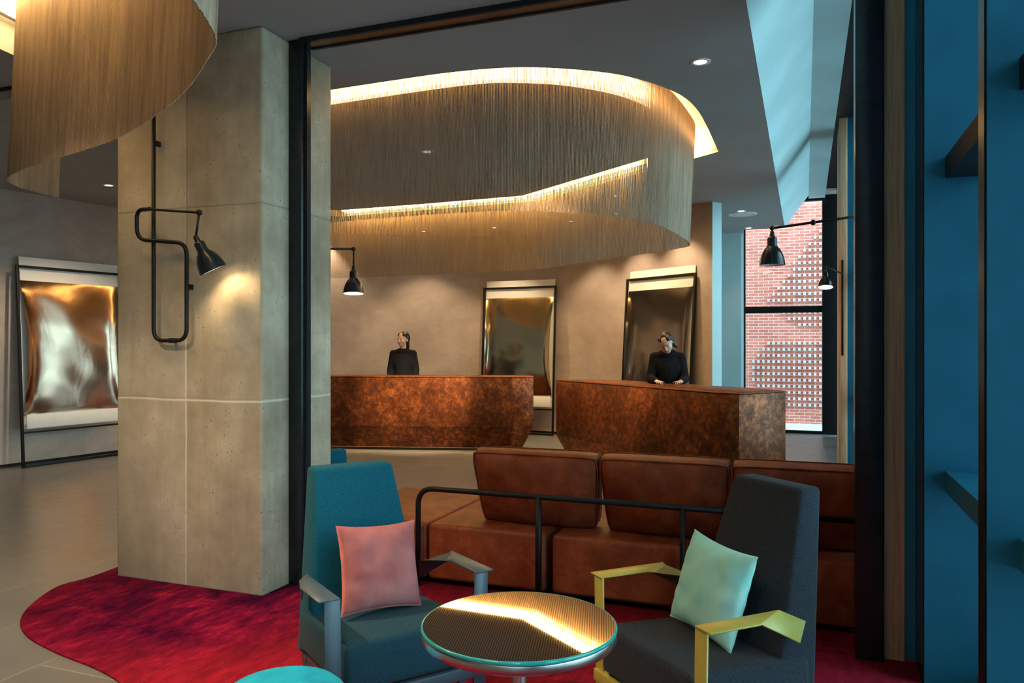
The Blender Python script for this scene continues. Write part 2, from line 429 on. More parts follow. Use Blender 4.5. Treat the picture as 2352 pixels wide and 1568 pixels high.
# clear window glass: mostly transparent with a Fresnel reflection
g = bpy.data.materials.new('window_glass'); g.use_nodes = True; t = g.node_tree; t.nodes.clear()
o_ = t.nodes.new('ShaderNodeOutputMaterial'); tr = t.nodes.new('ShaderNodeBsdfTransparent'); gl = t.nodes.new('ShaderNodeBsdfGlossy'); mx = t.nodes.new('ShaderNodeMixShader'); fr = t.nodes.new('ShaderNodeFresnel')
tr.inputs[0].default_value = (.95, .98, .97, 1); gl.inputs['Roughness'].default_value = .01; fr.inputs[0].default_value = 1.5
t.links.new(fr.outputs[0], mx.inputs[0]); t.links.new(tr.outputs[0], mx.inputs[1]); t.links.new(gl.outputs[0], mx.inputs[2]); t.links.new(mx.outputs[0], o_.inputs[0])
M['glass'] = g

def struct(o): o['kind'] = 'structure'; return o

# ================================================================== SETTING
mb = MB(); mb.box((-12, -4, -.1), (1.0, 14.0, 0)); struct(mb.build('floor', M['floor']))

# --- lobby cove: plan outline of the light slot and of the chain curtain
SLOT = [(-5.2, 5.1), (-4.5, 4.94), (-3.6, 4.90), (-2.77, 4.87), (-2.25, 4.87), (-1.8, 4.95), (-1.4, 5.17), (-1.13, 5.43), (-.90, 5.86), (-.81, 6.32), (-.79, 7.0)]
slot = [Vector((x, y, 0)) for x, y in [(p.x, p.y) for p in spline(SLOT, sub=5)]]
slot += [Vector((x, y, 0)) for x, y in ((-.79, 7.80), (-3.27, 9.62), (-4.79, 9.70), (-6.45, 9.78), (-6.80, 9.35), (-6.7, 8.0), (-6.0, 6.2), (-5.6, 5.5))]
CUR = [(-5.45, 5.75), (-5.0, 5.36), (-4.2, 5.18), (-3.44, 5.13), (-2.34, 5.09), (-1.92, 5.18), (-1.54, 5.42), (-1.23, 5.82), (-1.08, 6.3), (-1.02, 7.0), (-1.02, 7.45), (-1.12, 7.72), (-1.6, 8.13), (-2.2, 8.56), (-2.73, 8.98), (-3.25, 9.32), (-3.7, 9.44), (-4.41, 9.48), (-5.4, 9.53), (-6.2, 9.55), (-6.52, 9.3), (-6.5, 8.4), (-6.1, 7.1)]
cur = spline(CUR, closed=True, sub=8)
curin = offset(cur, -.055)[0:81] + [Vector((x, y, 0)) for x, y in ((-1.2, 7.60), (-3.36, 9.24), (-4.79, 9.31), (-6.15, 9.33))] + offset(cur, -.055)[164:]     # orientation: front side runs +x, outside is -y

# --- near room cove (open spiral end)
CUR2 = [(-1.10, -.6), (-1.25, .4), (-1.40, 1.2), (-1.66, 1.84), (-1.90, 2.08), (-2.34, 2.38), (-2.99, 2.70), (-3.67, 2.90), (-4.08, 3.03), (-4.33, 3.16), (-4.47, 3.36), (-4.54, 3.66)]
cur2 = spline(CUR2, sub=8)
c2_top = offset(cur2, -.055, closed=False)   # left turn: outside of the curl
def side(pts, d): return offset(pts, d, closed=False)
# which side is outside (towards -x,-y)? CUR2 runs from the camera to far left; outside = left of travel on the turn
s2_in, s2_out = side(cur2, .16), side(cur2, -.30)  # slot widened on the column side for the added strip

holes = [slot, s2_out + s2_in[::-1]]
mb = MB(); flat_with_holes(mb, [(-12, -4), (-.3, -4), (-.3, 13.3), (-12, 13.3)], holes, CEIL)
walls(mb, s2_out + s2_in[::-1], CEIL, CEIL + .22)
flat_with_holes(mb, curin, [], CEIL)
ms = MB(); walls(ms, slot, CEIL, CEIL + .22); walls(ms, curin, CEIL, CEIL + .22); flat_with_holes(ms, [(-7.2, 4.6), (-.6, 4.6), (-.6, 10.0), (-7.2, 10.0)], [], CEIL + .22)
struct(ms.build('trim_12', M['white']))
flat_with_holes(mb, [(-12, -4), (-.3, -4), (-.3, 13.3), (-12, 13.3)], [], CEIL + .23)
# sloped soffit rising to the glazing, its end cap and the upper ceiling
m2 = MB(); m2.poly([(-.3, -4, CEIL), (-.3, 13.3, CEIL), (.06, 13.3, 3.89), (.06, -4, 3.89)]); struct(m2.build('trim_13', M['daylight_tint']))
mb.poly([(-.3, 13.3, CEIL), (.06, 13.3, 3.89), (-.3, 13.3, 4.4)])
mb.poly([(-12, 13.3, CEIL), (-.3, 13.3, CEIL), (-.3, 13.3, 4.4), (-12, 13.3, 4.4)])
m2 = MB(); m2.poly([(.06, -4, 3.89), (.31, -4, 3.89), (.31, 13.6, 3.89), (.06, 13.6, 3.89)])
mb.poly([(.31, -4, 3.89), (.31, 13.9, 3.89), (.31, 13.9, 4.0), (.31, -4, 4.0)])
struct(m2.build('trim_14', M['daylight_tint']))
mb.poly([(.31, -4, 4.0), (1.0, -4, 4.0), (1.0, 13.9, 4.0), (.31, 13.9, 4.0)])
mb.poly([(-4, 13.3, 3.98), (1.0, 13.3, 3.98), (1.0, 14.0, 3.98), (-4, 14.0, 3.98)])
ceil = struct(mb.build('ceiling', M['ceiling']))
# LED strips lying in the slots: things of the room's cove, the last one added
def ribbon(name, a, b, z, mat, closed):
    mb = MB(); n = len(a)
    for i in range(n if closed else n - 1):
        j = (i + 1) % n; mb.poly([(a[i].x, a[i].y, z), (a[j].x, a[j].y, z), (b[j].x, b[j].y, z), (b[i].x, b[i].y, z)])
    return mb.build(name, mat)
def vribbon(name, pts, z0, z1, th, mat, closed):
    a, b = pts, offset(pts, th, closed); mb = MB(); n = len(a)
    for i in range(n if closed else n - 1):
        j = (i + 1) % n
        for q in (((a[i], z0), (a[j], z0), (a[j], z1), (a[i], z1)), ((b[i], z0), (b[j], z0), (b[j], z1), (b[i], z1)), ((a[i], z0), (a[j], z0), (b[j], z0), (b[i], z0)), ((a[i], z1), (a[j], z1), (b[j], z1), (b[i], z1))):
            mb.poly([(p.x, p.y, z) for p, z in q])
    return mb.build(name, mat)
led = vribbon('light_strip', offset(cur, .012)[6:84], CEIL + .004, CEIL + .13, .006, M['led'], False)
tag(led, 'warm glowing light band at the top of the curved chain curtain above the reception', 'light strip')
so_ = [p for p, d in resample(slot, .08, True)]; so_ = so_[:next(i for i, p in enumerate(so_) if p.y > 7.7)]
led = vribbon('light_strip', offset(so_, -.004, False), CEIL + .04, CEIL + .06, -.008, M['led'], False)
tag(led, 'warm glowing light strip along the outer wall of the curved ceiling slot', 'light strip')
V3 = lambda q: [Vector((x, y, 0)) for x, y in q]
led = ribbon('light_strip', V3(((-1.22, 7.62), (-3.36, 9.246), (-4.79, 9.316), (-6.15, 9.336))), V3(((-.86, 7.83), (-3.275, 9.60), (-4.79, 9.68), (-6.30, 9.755))), CEIL + .03, M['ledin'], False)
tag(led, 'bent glowing light band in the back part of the curved ceiling slot', 'light strip')
led = ribbon('light_strip', side(cur2, -.09), side(cur2, -.20), CEIL + .19, M['led2'], False)
tag(led, 'warm glowing light strip in the ceiling slot at the top left corner', 'light strip')

led = ribbon('light_strip', side(cur2, .05), side(cur2, .13), CEIL + .12, M['led2'], False)  # extra strip, added so that warm light reaches the column face
tag(led, 'added warm light strip behind the chain curl at the top left, lighting the column', 'light strip')
# --- curved plaster wall behind the reception, running round to the left
WALL = [(-9.4, -4), (-9.35, 2), (-9.25, 5), (-9.13, 6.5), (-9.0, 7.3), (-8.88, 8.1), (-8.5, 9.6), (-7.7, 11.0), (-6.6, 12.0), (-5.3, 12.42), (-3.95, 12.36), (-3.1, 11.98), (-2.45, 11.5), (-1.85, 11.06), (-1.15, 10.52)]
wl = spline(WALL, sub=6); wl_out = offset(wl, -.17, closed=False)
mb = MB(); pl = wl + wl_out[::-1]
walls(mb, pl, 0, CEIL)
struct(smooth_by_angle(mb.build('wall_back', M['wall'])))
mb = MB(); bo = offset(wl, .004, closed=False); bi = wl
for i in range(len(wl) - 1):
    mb.poly([(bo[i].x, bo[i].y, 0), (bo[i+1].x, bo[i+1].y, 0), (bo[i+1].x, bo[i+1].y, .035), (bo[i].x, bo[i].y, .035)])
    mb.poly([(bo[i].x, bo[i].y, .035), (bo[i+1].x, bo[i+1].y, .035), (bi[i+1].x, bi[i+1].y, .035), (bi[i].x, bi[i].y, .035)])
struct(mb.build('baseboard_back', M['black']))
mb = MB(); e0, e1 = wl[-1], wl_out[-1]
dd = (wl[-1] - wl[-2]).normalized() * .012
mb.prism([(e0.x, e0.y), (e0.x + dd.x, e0.y + dd.y), (e1.x + dd.x, e1.y + dd.y), (e1.x, e1.y)], 0, CEIL)
struct(mb.build('trim_1', M['daylight_tint']))
# far end wall with the tall window
mb = MB(); mb.box((-4.5, 13.62, 0), (-1.0, 13.8, CEIL)); struct(mb.build('wall_far', M['daylight_tint']))
mb = MB(); mb.box((-1.6, 13.8, 0), (-.98, 14.0, 4.2)); struct(mb.build('wall_far_return', M['daylight_tint']))
# outer side and rear shell (behind the camera)
mb = MB(); mb.box((-12, -4.2, 0), (1.0, -4, 4.2)); struct(mb.build('wall_rear', M['wall']))
mb = MB(); mb.box((.31, -4, 3.99), (1.1, 14.0, 4.3)); mb.box((.80, -4, -.1), (1.0, 14.0, .12)); struct(mb.build('trim_2', M['black']))

# --- far window
w = bpy.data.objects.new('window_1', None); COL.objects.link(w); struct(w)
mb = MB()
mb.box((-1.01, 13.86, 0), (-.955, 13.96, 4.0)); mb.box((.275, 13.84, 0), (.50, 13.98, 4.0))
mb.box((-.955, 13.86, 0), (.275, 13.96, .045)); mb.box((-.955, 13.86, 2.03), (.275, 13.96, 2.14)); mb.box((-.955, 13.86, 3.90), (.275, 13.96, 4.0))
mb.build('window_frame', M['black'], w)
mb = MB(); mb.box((-.955, 13.905, .045), (.275, 13.915, 2.03)); mb.build('pane', M['glass'], w)
mb = MB(); mb.box((-.955, 13.905, 2.14), (.275, 13.915, 3.90)); mb.build('pane', M['glass'], w)

# --- street side glazing: deep blue metal fins, transoms between them, panes outside
fin_ys = [-1.0, .15, 1.35, 2.56, 3.80, 5.0, 6.2, 7.4, 8.6, 9.8, 11.0, 12.2, 13.4]
win = bpy.data.objects.new('window_2', None); COL.objects.link(win); struct(win)
prev = -2.2
for y in fin_ys:
    mb = MB()
    mb.box((.49, y, 0), (.90, y + .09, 4.0)); mb.build('fin', M['blue'], win)
    mb = MB(); mb.box((.484, y + .006, 0), (.4905, y + .084, 4.0)); mb.build('fin_edge', M['blackgloss'], win)
    for z in (.86, 2.22):
        mb = MB(); mb.box((.57, prev + .09, z), (.74, y, z + .09)); mb.build('transom', M['blue' if z < 1 else 'black'], win)
    mb = MB(); mb.box((.872, prev + .09, .12), (.882, y, 4.0)); mb.build('pane', M['glass'], win)
    prev = y
mb = MB(); mb.box((.485, 3.895, 0), (.56, 4.06, 4.0)); mb.build('jamb', M['blackgloss'], win)
# concrete piers with steel jackets
for k, y in enumerate((4.05, 9.25)):
    mb = MB(); mb.box((.352, y, 0), (.44, y + .42, 4.0), .004); struct(mb.build('trim_%d' % (3 + k), M['wood']))
    mb = MB(); mb.box((.44, y + .02, 0), (.52, y + .42, 4.0)); struct(mb.build('trim_%d' % (5 + k), M['blue']))

# --- black steel portal between the two rooms
mb = MB(); mb.box((-3.0, 4.0, 0), (-2.905, 4.10, CEIL), .002); mb.box((-2.905, 4.03, 0), (-2.885, 4.07, CEIL)); struct(mb.build('trim_7', M['blackgloss']))
mb = MB(); mb.box((.225, 4.0, 0), (.349, 4.14, 3.98), .002); struct(mb.build('trim_8', M['blackgloss']))
mb = MB(); mb.box((-2.905, 3.98, 3.352), (.225, 4.0, CEIL)); mb.box((-2.905, 4.10, 3.352), (.225, 4.12, CEIL)); struct(mb.build('trim_9', M['blackgloss']))
mb = MB(); mb.box((-2.905, 4.0, 3.362), (.225, 4.10, CEIL)); struct(mb.build('trim_10', M['bronze']))
mb = MB(); mb.box((-9.2, 3.98, 3.352), (-4.14, 4.12, CEIL)); struct(mb.build('trim_11', M['blackgloss']))

# --- concrete column
mb = MB(); mb.box((-4.14, 3.75, 0), (-3.0, 4.47, CEIL), .018, 2)
tag(mb.build('concrete_column', M['concrete']), 'tall board-formed concrete column standing on the red rug', 'column')

# --- brick building outside
mb = MB(); mb.box((-5, 16.6, -1), (4, 16.9, 9))
rs = random.Random(3)
def inpat(cx, cz):
    x = (cx + .3) / 1.1; z = cz
    a = .2 < z < 1.55 and x > -.55 + .15 * math.sin(z * 5)
    b_ = 1.75 < z < 2.15 and x > .1 + (2.15 - z) * 1.2 - .3
    c_ = 2.35 < z < 3.75 and x > -.35 + (z - 2.4) * .62
    return a or b_ or c_
iz = 0
for r_ in range(-2, 70):
    z = r_ * .124
    for c in range(-16, 28):
        x = c * .098
        if inpat(x, z): mb.box((x - .025, 16.54, z + .004), (x + .025, 16.60, z + .056))
br = mb.build('brick_building', M['brick']); br.data.materials.append(noisy('pale_brick_end', [(.3, (.30, .25, .23)), (.7, (.50, .43, .40))], 9))
for p in br.data.polygons:
    if p.index >= 6 and p.normal.y < -.5: p.material_index = 1
tag(br, 'red brick building with rows of projecting headers seen through the far window', 'building')
mb = MB(); mb.box((-6, 14.0, -.3), (9, 22, -.1)); mb.box((1.0, -8, -.3), (9, 14, -.1)); struct(mb.build('ground', noisy('paving', [(.3, (.35, .35, .34)), (.7, (.5, .5, .48))], 3)))

# ================================================================== CHAIN CURTAINS
def chain(name, base, closed, z0, step, taper, label, zt=CEIL + .18, r=.0028):
    mb = MB(); bm = mb.bm
    rr = random.Random(5)
    for p, d in resample(base, step, closed):
        nrm = Vector((d.y, -d.x, 0)); top = p + nrm * taper; jt = rr.uniform(-.0010, .0010); pass
        segs = 4; prev = None; dz = rr.uniform(-.003, .003)
        for k in range(segs + 1):
            f = k / segs; c = top.lerp(p, f) + d * (jt * math.sin(f * 6)) ; z = zt + (z0 + dz - zt) * f
            ring = [bm.verts.new((c.x + r*math.cos(a), c.y + r*math.sin(a), z)) for a in (0, 1.047, 2.094, 3.1416, 4.189, 5.236)]
            if prev:
                for q in range(6):
                    fc = bm.faces.new((prev[q], prev[(q+1) % 6], ring[(q+1) % 6], ring[q])); fc.smooth = True
            prev = ring
    o = mb.build(name, M['chain']); return tag(o, label, 'chain curtain', kind='stuff')
chain('chain_curtain', cur, True, 2.45, .0105, .05, 'large curved curtain of bronze bead chains hanging from the lit ceiling slot above the reception')
chain('chain_curtain', cur2, False, 2.45, .0062, .05, 'curl of bronze bead chains hanging at the top left in front of the concrete column', r=.0021)

# ================================================================== DOWNLIGHTS
def downlight(x, y, label, power=0, angle=75, r=.045, lit=True, lens=0, aim=None):
    t_ = empty('downlight', (x, y, CEIL), 0, label, 'ceiling light', None)
    mb = MB(); mb.lathe([(r + .022, 0), (r + .020, -.006), (r, -.006), (r - .004, .0)], 28); mb.build('trim_ring', M['white'], t_)
    mb = MB(); mb.lathe([(0, -.003), (r - .002, -.003)], 24); mb.build('lens', M['dimglow'] if lens else M['downglow'], t_)
    if power:
        l = bpy.data.lights.new('downlight_bulb', 'SPOT'); l.energy = power; l.color = (1, .74, .46); l.spot_size = math.radians(angle); l.spot_blend = .6; l.shadow_soft_size = .03
        o = bpy.data.objects.new('bulb', l); link(o, t_); o.location = (0, 0, -.02); 
        if aim: o.rotation_mode = 'QUATERNION'; o.rotation_quaternion = (Vector(aim) - Vector((x, y, CEIL))).to_track_quat('-Z', 'Y')
    return t_
downlight(-.65, 5.27, 'bright round downlight in the ceiling right of the curved light slot', 40)
downlight(-3.46, 6.78, 'round downlight seen through the front of the chain curtain', 2300, 26, lens=3, aim=(-5.0, 9.5, .95))
downlight(-.84, 11.38, 'downlight in the far ceiling beside the round ceiling vent', 40)
downlight(-.85, 13.08, 'downlight in the far ceiling just in front of the tall window', 30)
downlight(-7.72, 6.88, 'downlight in the ceiling left of the concrete column', 260, 120)
downlight(-2.25, 9.65, 'downlight whose spot shows just under the bend of the light slot', 60, 80, r=.03)
wash = [(-7.5, 11.0, 'leftmost of the downlights washing the curved plaster wall'), (-5.95, 11.55, 'downlight washing the curved wall above the standing receptionist'),
        (-4.7, 11.6, 'downlight washing the curved wall left of the gold panel'), (-3.35, 11.4, 'downlight washing the curved wall right of the gold panel'),
        (-2.54, 10.95, 'downlight washing the curved wall left of the dark panel'), (-1.82, 10.5, 'rightmost downlight washing the curved wall above the dark panel')]
for x, y, lb in wash: downlight(x, y, lb, 150, 95, r=.03)
for x, y, lb in ((-8.1, 9.0, 'downlight near the left end of the curved wall'),): downlight(x, y, lb, 170, 100, r=.04)
downlight(-1.3, 2.6, 'added unseen spotlight in the near ceiling above the table, aimed at the right desk', 2600, 15, aim=(-2.3, 8.75, .72))  # added out of view to make the glow on the right desk
downlight(-3.6, 1.7, 'downlight in the near ceiling left of the round stool, out of the picture', 650, 110)
downlight(-.5, .9, 'added unseen downlight in the near ceiling, warming the seats and pier', 35, 110)  # added out of view as warm front light on seats, table and pier
# round access panel / vent in the far ceiling
mb = MB(); mb.lathe([(.20, 0), (.20, -.012), (.17, -.014), (.165, -.004), (.15, -.010), (0, -.008)], 36)
tag(mb.build('ceiling_vent', M['white'], None, (-.84, 11.65, CEIL)), 'round flat vent in the far ceiling near the window', 'vent')
mb = MB(); mb.lathe([(.06, 0), (.055, -.02), (.03, -.035), (0, -.038)], 24)
tag(mb.build('smoke_detector', M['white'], None, (-.45, 13.0, CEIL)), 'small white smoke detector on the far ceiling', 'smoke detector')

# ================================================================== LAMPS
def shade(parent, tip, axis, s=1.0, lit=None, power=0):
    """bell shade: tip = where the neck starts, axis = direction it points"""
    q = Vector(axis).normalized().to_track_quat('-Z', 'Y').to_matrix().to_4x4(); T = Matrix.Translation(tip) @ q @ Matrix.Scale(s, 4)
    out = [(0, 0), (.012, 0), (.016, -.012), (.016, -.028), (.026, -.030), (.031, -.038), (.031, -.082), (.036, -.092), (.052, -.112), (.066, -.140), (.075, -.172), (.079, -.198), (.082, -.208)]
    inn = [(.078, -.206), (.071, -.172), (.060, -.140), (.045, -.115), (.024, -.100), (0, -.100)]
    mb = MB(); mb.lathe(out, 36, T); mb.lathe([(.082, -.208), (.078, -.206)], 36, T); sh = mb.build('lamp_shade', M['blackgloss'], parent)
    mb = MB(); mb.lathe(inn, 36, T); mb.build('inner_reflector', M['white'], sh)
    mb = MB(); mb.sphere((0, 0, -.165), .052, (1, 1, .8), T, 16); mb.build('bulb', M['glow'] if power else M['white'], sh)
    if power:
        l = bpy.data.lights.new('lamp_light', 'SPOT'); l.energy = power; l.color = (1, .72, .38); l.spot_size = math.radians(140); l.spot_blend = .7; l.shadow_soft_size = .03
        o = bpy.data.objects.new('lamp_light', l); link(o, parent); o.matrix_local = T @ Matrix.Translation((0, 0, -.195))
    mb = MB(); mb.lathe([(0, .012), (.012, .010), (.014, 0), (.012, -.01), (0, -.012)], 20, Matrix.Translation(Vector(tip))); mb.build('swivel_joint', M['black'], parent)
# lamp on the column, bent tube
lm = empty('wall_lamp', (-3.8, 3.75, 1.5), 0, 'black bent-tube wall lamp with bell shade on the front of the concrete column', 'lamp')
def L(p): return (p[0] + 3.8, p[1] - 3.75, p[2] - 1.5)
Yw = 3.70
path = [(-3.78, Yw, CEIL), (-3.78, Yw, 1.522), (-3.52, Yw, 1.522), (-3.52, Yw, 2.115), (-3.885, Yw - .03, 2.150), (-3.885, Yw - .03, 2.335), (-3.76, Yw - .05, 2.330)]
mb = MB(); mb.tube([L(p) for p in round_path(path, .075)], .0125, 12); mb.build('tube_frame', M['black'], lm)
mb = MB(); mb.tube([L((-3.80, Yw - .05, 2.331)), L((-3.28, 3.545, 2.262))], .0075, 10); mb.build('arm', M['black'], lm)
mb = MB(); mb.sphere(L((-3.28, 3.545, 2.262)), .018); mb.tube([L((-3.28, 3.545, 2.262)), L((-3.295, 3.535, 2.118))], .0065, 8); mb.build('drop_rod', M['black'], lm)
for p in ((-3.65, 1.522), (-3.52, 1.85), (-3.78, 2.75)):
    mb = MB(); mb.box(L((p[0] - .008, Yw - .005, p[1] - .016)), L((p[0] + .008, 3.75, p[1] + .016)), .002)
    mb.build('wall_bracket', M['black'], lm)
shade(lm, L((-3.295, 3.535, 2.118)), (.24, .28, -.72), 1.0, power=60)
# hanging lamps with an angled arm
def arm_lamp(loc_tip, arm, label, power, s=1.0, drop=.17, mount=None, axis=(0, 0, -1)):
    t_ = empty('arm_lamp', loc_tip, 0, label, 'lamp')
    mb = MB(); mb.tube([(0, 0, 0), (0, 0, drop)], .007, 8); mb.build('drop_rod', M['black'], t_)
    v = Vector(arm); mb = MB(); mb.tube([Vector((0, 0, drop)), v], .0085, 10); mb.sphere((0, 0, drop), .016)
    mid = Vector((0, 0, drop)).lerp(v, .42); mb.sphere(mid, .018); mb.build('arm', M['black'], t_)
    if mount: mb = MB(); a, b = mount; mb.tube([v + Vector(a), v + Vector(b)], .011, 10); mb.build('mounting_tube', M['black'], t_)
    shade(t_, (0, 0, 0), axis, s, power=power); return t_
arm_lamp((-3.22, 5.09, 2.085), (-.42, -.2, .141), 'black bell lamp on a square arm beside the column, in front of the plaster wall', 10, .98, .141, ((0, 0, 0), (0, -.42, 0)), (.05, -.09, -1))
arm_lamp((-.20, 5.38, 2.235), (.60, .02, .09), 'black bell lamp on a long arm hanging against the far window', 0, 1.03, .03, ((0, 0, .3), (0, 0, -.6)))
arm_lamp((.21, 8.95, 2.295), (.18, .30, -.02), 'small lit lamp on the far pier at the right windows', 14, .95, .03, ((0, 0, .15), (0, 0, -.9)), (0, -.26, -1))

# ================================================================== PANELS LEANING ON THE WALL
def art(name, base_l, base_r, lean, mat, label, seed):
    """base_l/base_r: feet of the frame on the floor (left, right as seen from the room)"""
    a, b = Vector((*base_l, 0)), Vector((*base_r, 0)); wd = (b - a).length; rz = math.atan2(b.y - a.y, b.x - a.x)
    H = 2.47; t_ = empty(name, a, rz, label, 'artwork')
    R = Matrix.Rotation(-math.atan2(lean, H), 4, 'X')
    mb = MB(); f = .030
    for q in (((0, -f, 0), (f, 0, H)), ((wd - f, -f, 0), (wd, 0, H)), ((f, -f, H - f), (wd - f, 0, H)), ((f, -f, 0), (wd - f, 0, f)), ((f, -f, .41), (wd - f, 0, .41 + .022))):
        mb.box(q[0], q[1], .002, M=R)
    mb.build('frame', M['black'], t_)
    mb = MB()
    mb.box((.05, .004, .46), (wd - .03, .012, 2.58), M=R); mb.build('backing_board', M['paper'], t_)
    # bulging metal sheet with rolled side edges
    mb = MB(); nx, nz = 48, 60; rr = random.Random(seed); ph = [rr.uniform(0, 6.28) for _ in range(8)]; grid = []
    x0, x1, z0, z1 = .045, wd - .045, .63, 2.30
    for j in range(nz + 1):
        row = []
        for i in range(nx + 1):
            u, v = i / nx, j / nz; e = min(u, 1 - u)
            pinch = .035 * math.sin(math.pi * v) ** .8 * (1 - 2 * u)
            x = x0 + (x1 - x0) * u + pinch; z = z0 + (z1 - z0) * v + .03 * (math.sin(math.pi * u)) * (1 if v < .1 else 0) * (1 - v * 10)
            d = .012 * math.sin(math.pi * v) ** .6 + .060 * math.exp(-e * 22) * math.sin(math.pi * v)
            d += .0035 * math.sin(7 * u + 5 * v + ph[0]) * math.sin(4 * v + ph[1]) + .0016 * math.sin(15 * u + ph[2] + 3 * v) * math.sin(9 * v + ph[3]) + .0005 * math.sin(31 * v + 9 * u + ph[4])
            row.append(mb.bm.verts.new(R @ Vector((x, -.006 - d * (1 if math.sin(math.pi * v) > 0 else 0), z))))
        grid.append(row)
    for j in range(nz):
        for i in range(nx):
            fc = mb.bm.faces.new((grid[j][i], grid[j][i+1], grid[j+1][i+1], grid[j+1][i])); fc.smooth = True
    mb.build('metal_sheet', mat, t_)
    mb = MB(); mb.box((.05, -.010, 2.285), (wd - .05, -.002, 2.40), M=R); mb.build('paper_strip', M['paper'], t_)
    mb = MB(); mb.box((.05, -.06, .47), (wd - .05, -.052, .64), .001, M=R); mb.build('paper_strip', M['paper'], t_)
    return t_
art('leaning_artwork', (-8.86, 6.64), (-8.66, 8.0), .14, M['sheet_bronze'], 'bronze mirror sheet in a thin black frame leaning at the left wall', 1)
art('leaning_artwork', (-5.18, 12.16), (-3.84, 12.07), .14, M['sheet_gold'], 'gold mirror sheet in a thin black frame behind the left desk', 2)
art('leaning_artwork', (-2.56, 11.27), (-1.45, 10.52), .16, M['sheet_dark'], 'dark mirror sheet in a thin black frame behind the right receptionist', 3)
mb = MB(); mb.box((-.04, -.01, 0), (.04, 0, .12), .003)
tag(mb.build('wall_socket', M['white'], None, (-3.78, 12.245, .58), (0, 0, -.35)), 'small wall socket plate behind the gap between the desks', 'socket')

# ================================================================== RECEPTION DESKS
def desk(name, pts, inner, label, front_seams):
    """pts: top outline, inner: outline at the floor"""
    cx = sum(p[0] for p in pts) / len(pts); cy = sum(p[1] for p in pts) / len(pts)
    t_ = empty(name, (cx, cy, 0), 0, label, 'reception desk')
    loc = [(p[0] - cx, p[1] - cy) for p in pts]; il = [(p[0] - cx, p[1] - cy) for p in inner]
    mb = MB(); mb.prism(loc, .36, 1.035, .003, 1); mb.build('body', M['copper'], t_)
    mb = MB(); mb.prism(il, .05, .36, 0, top=loc); mb.build('plinth', M['copper'], t_)
    mb = MB(); mb.prism(loc, 1.038, 1.05, .003, 1); mb.build('top', M['copper'], t_)
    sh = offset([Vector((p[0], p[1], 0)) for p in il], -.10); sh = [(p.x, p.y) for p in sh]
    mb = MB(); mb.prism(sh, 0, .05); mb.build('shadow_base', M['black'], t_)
    return t_, il
def inset(pts, d): return [(p.x, p.y) for p in offset([Vector((x, y, 0)) for x, y in pts], -d)]
D1 = [(-7.4, 8.86), (-3.90, 9.84), (-3.74, 9.90), (-3.50, 10.08), (-3.62, 10.42), (-3.86, 10.50), (-7.6, 9.45)]
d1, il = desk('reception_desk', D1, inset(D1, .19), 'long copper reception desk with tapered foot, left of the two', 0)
mb = MB(); a, b = Vector((*il[0], 0)), Vector((*il[1], 0)); v = (b - a).normalized(); nrm = Vector((v.y, -v.x, 0))
a2, b2 = a - nrm * .02, b - nrm * .02
mb.poly([(a2.x, a2.y, .047), (b2.x, b2.y, .047), (b2.x - nrm.x*.05, b2.y - nrm.y*.05, .047), (a2.x - nrm.x*.05, a2.y - nrm.y*.05, .047)])
mb.build('underglow_strip', M['ledlow'], d1)
D2 = [(-2.93, 9.31), (-.76, 7.42), (-.56, 7.352), (-.17, 7.90), (-.42, 8.22), (-2.42, 9.72)]
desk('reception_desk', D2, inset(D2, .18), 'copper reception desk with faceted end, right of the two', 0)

# ================================================================== SOFA
so = empty('leather_sofa', (-1.3, 4.8, 0), 0, 'long brown leather sofa with three loose back cushions and a black tube rail', 'sofa')
def SL(p): return (p[0] + 1.3, p[1] - 4.8, p[2])
for x0, x1, y1 in ((-2.93, -2.205, 5.38), (-2.195, -1.425, 5.38), (-1.385, -.56, 5.38), (-.55, .30, 5.38)):
    mb = MB(); mb.box(SL((x0, 4.31, .04)), SL((x1, y1, .385)), .028, 4); mb.build('seat_module', M['leather'], so)
mb = MB(); mb.box(SL((-2.88, 4.40, .011)), SL((.25, 5.3, .05))); mb.build('plinth', M['black'], so)
mb = MB(); yr = 4.265; zr = .612
mb.tube([SL(p) for p in round_path([(-2.235, yr, .0), (-2.235, yr, zr), (.32, yr, zr - .005)], .11, 8)], .017, 12)
for x in (-1.45,): mb.tube([SL((x, yr, 0)), SL((x, yr, zr))], .019, 12)
for x in (-.62, .28): mb.tube([SL((x, yr, 0)), SL((x, yr, zr))], .017, 12)
mb.build('back_rail', M['black'], so)
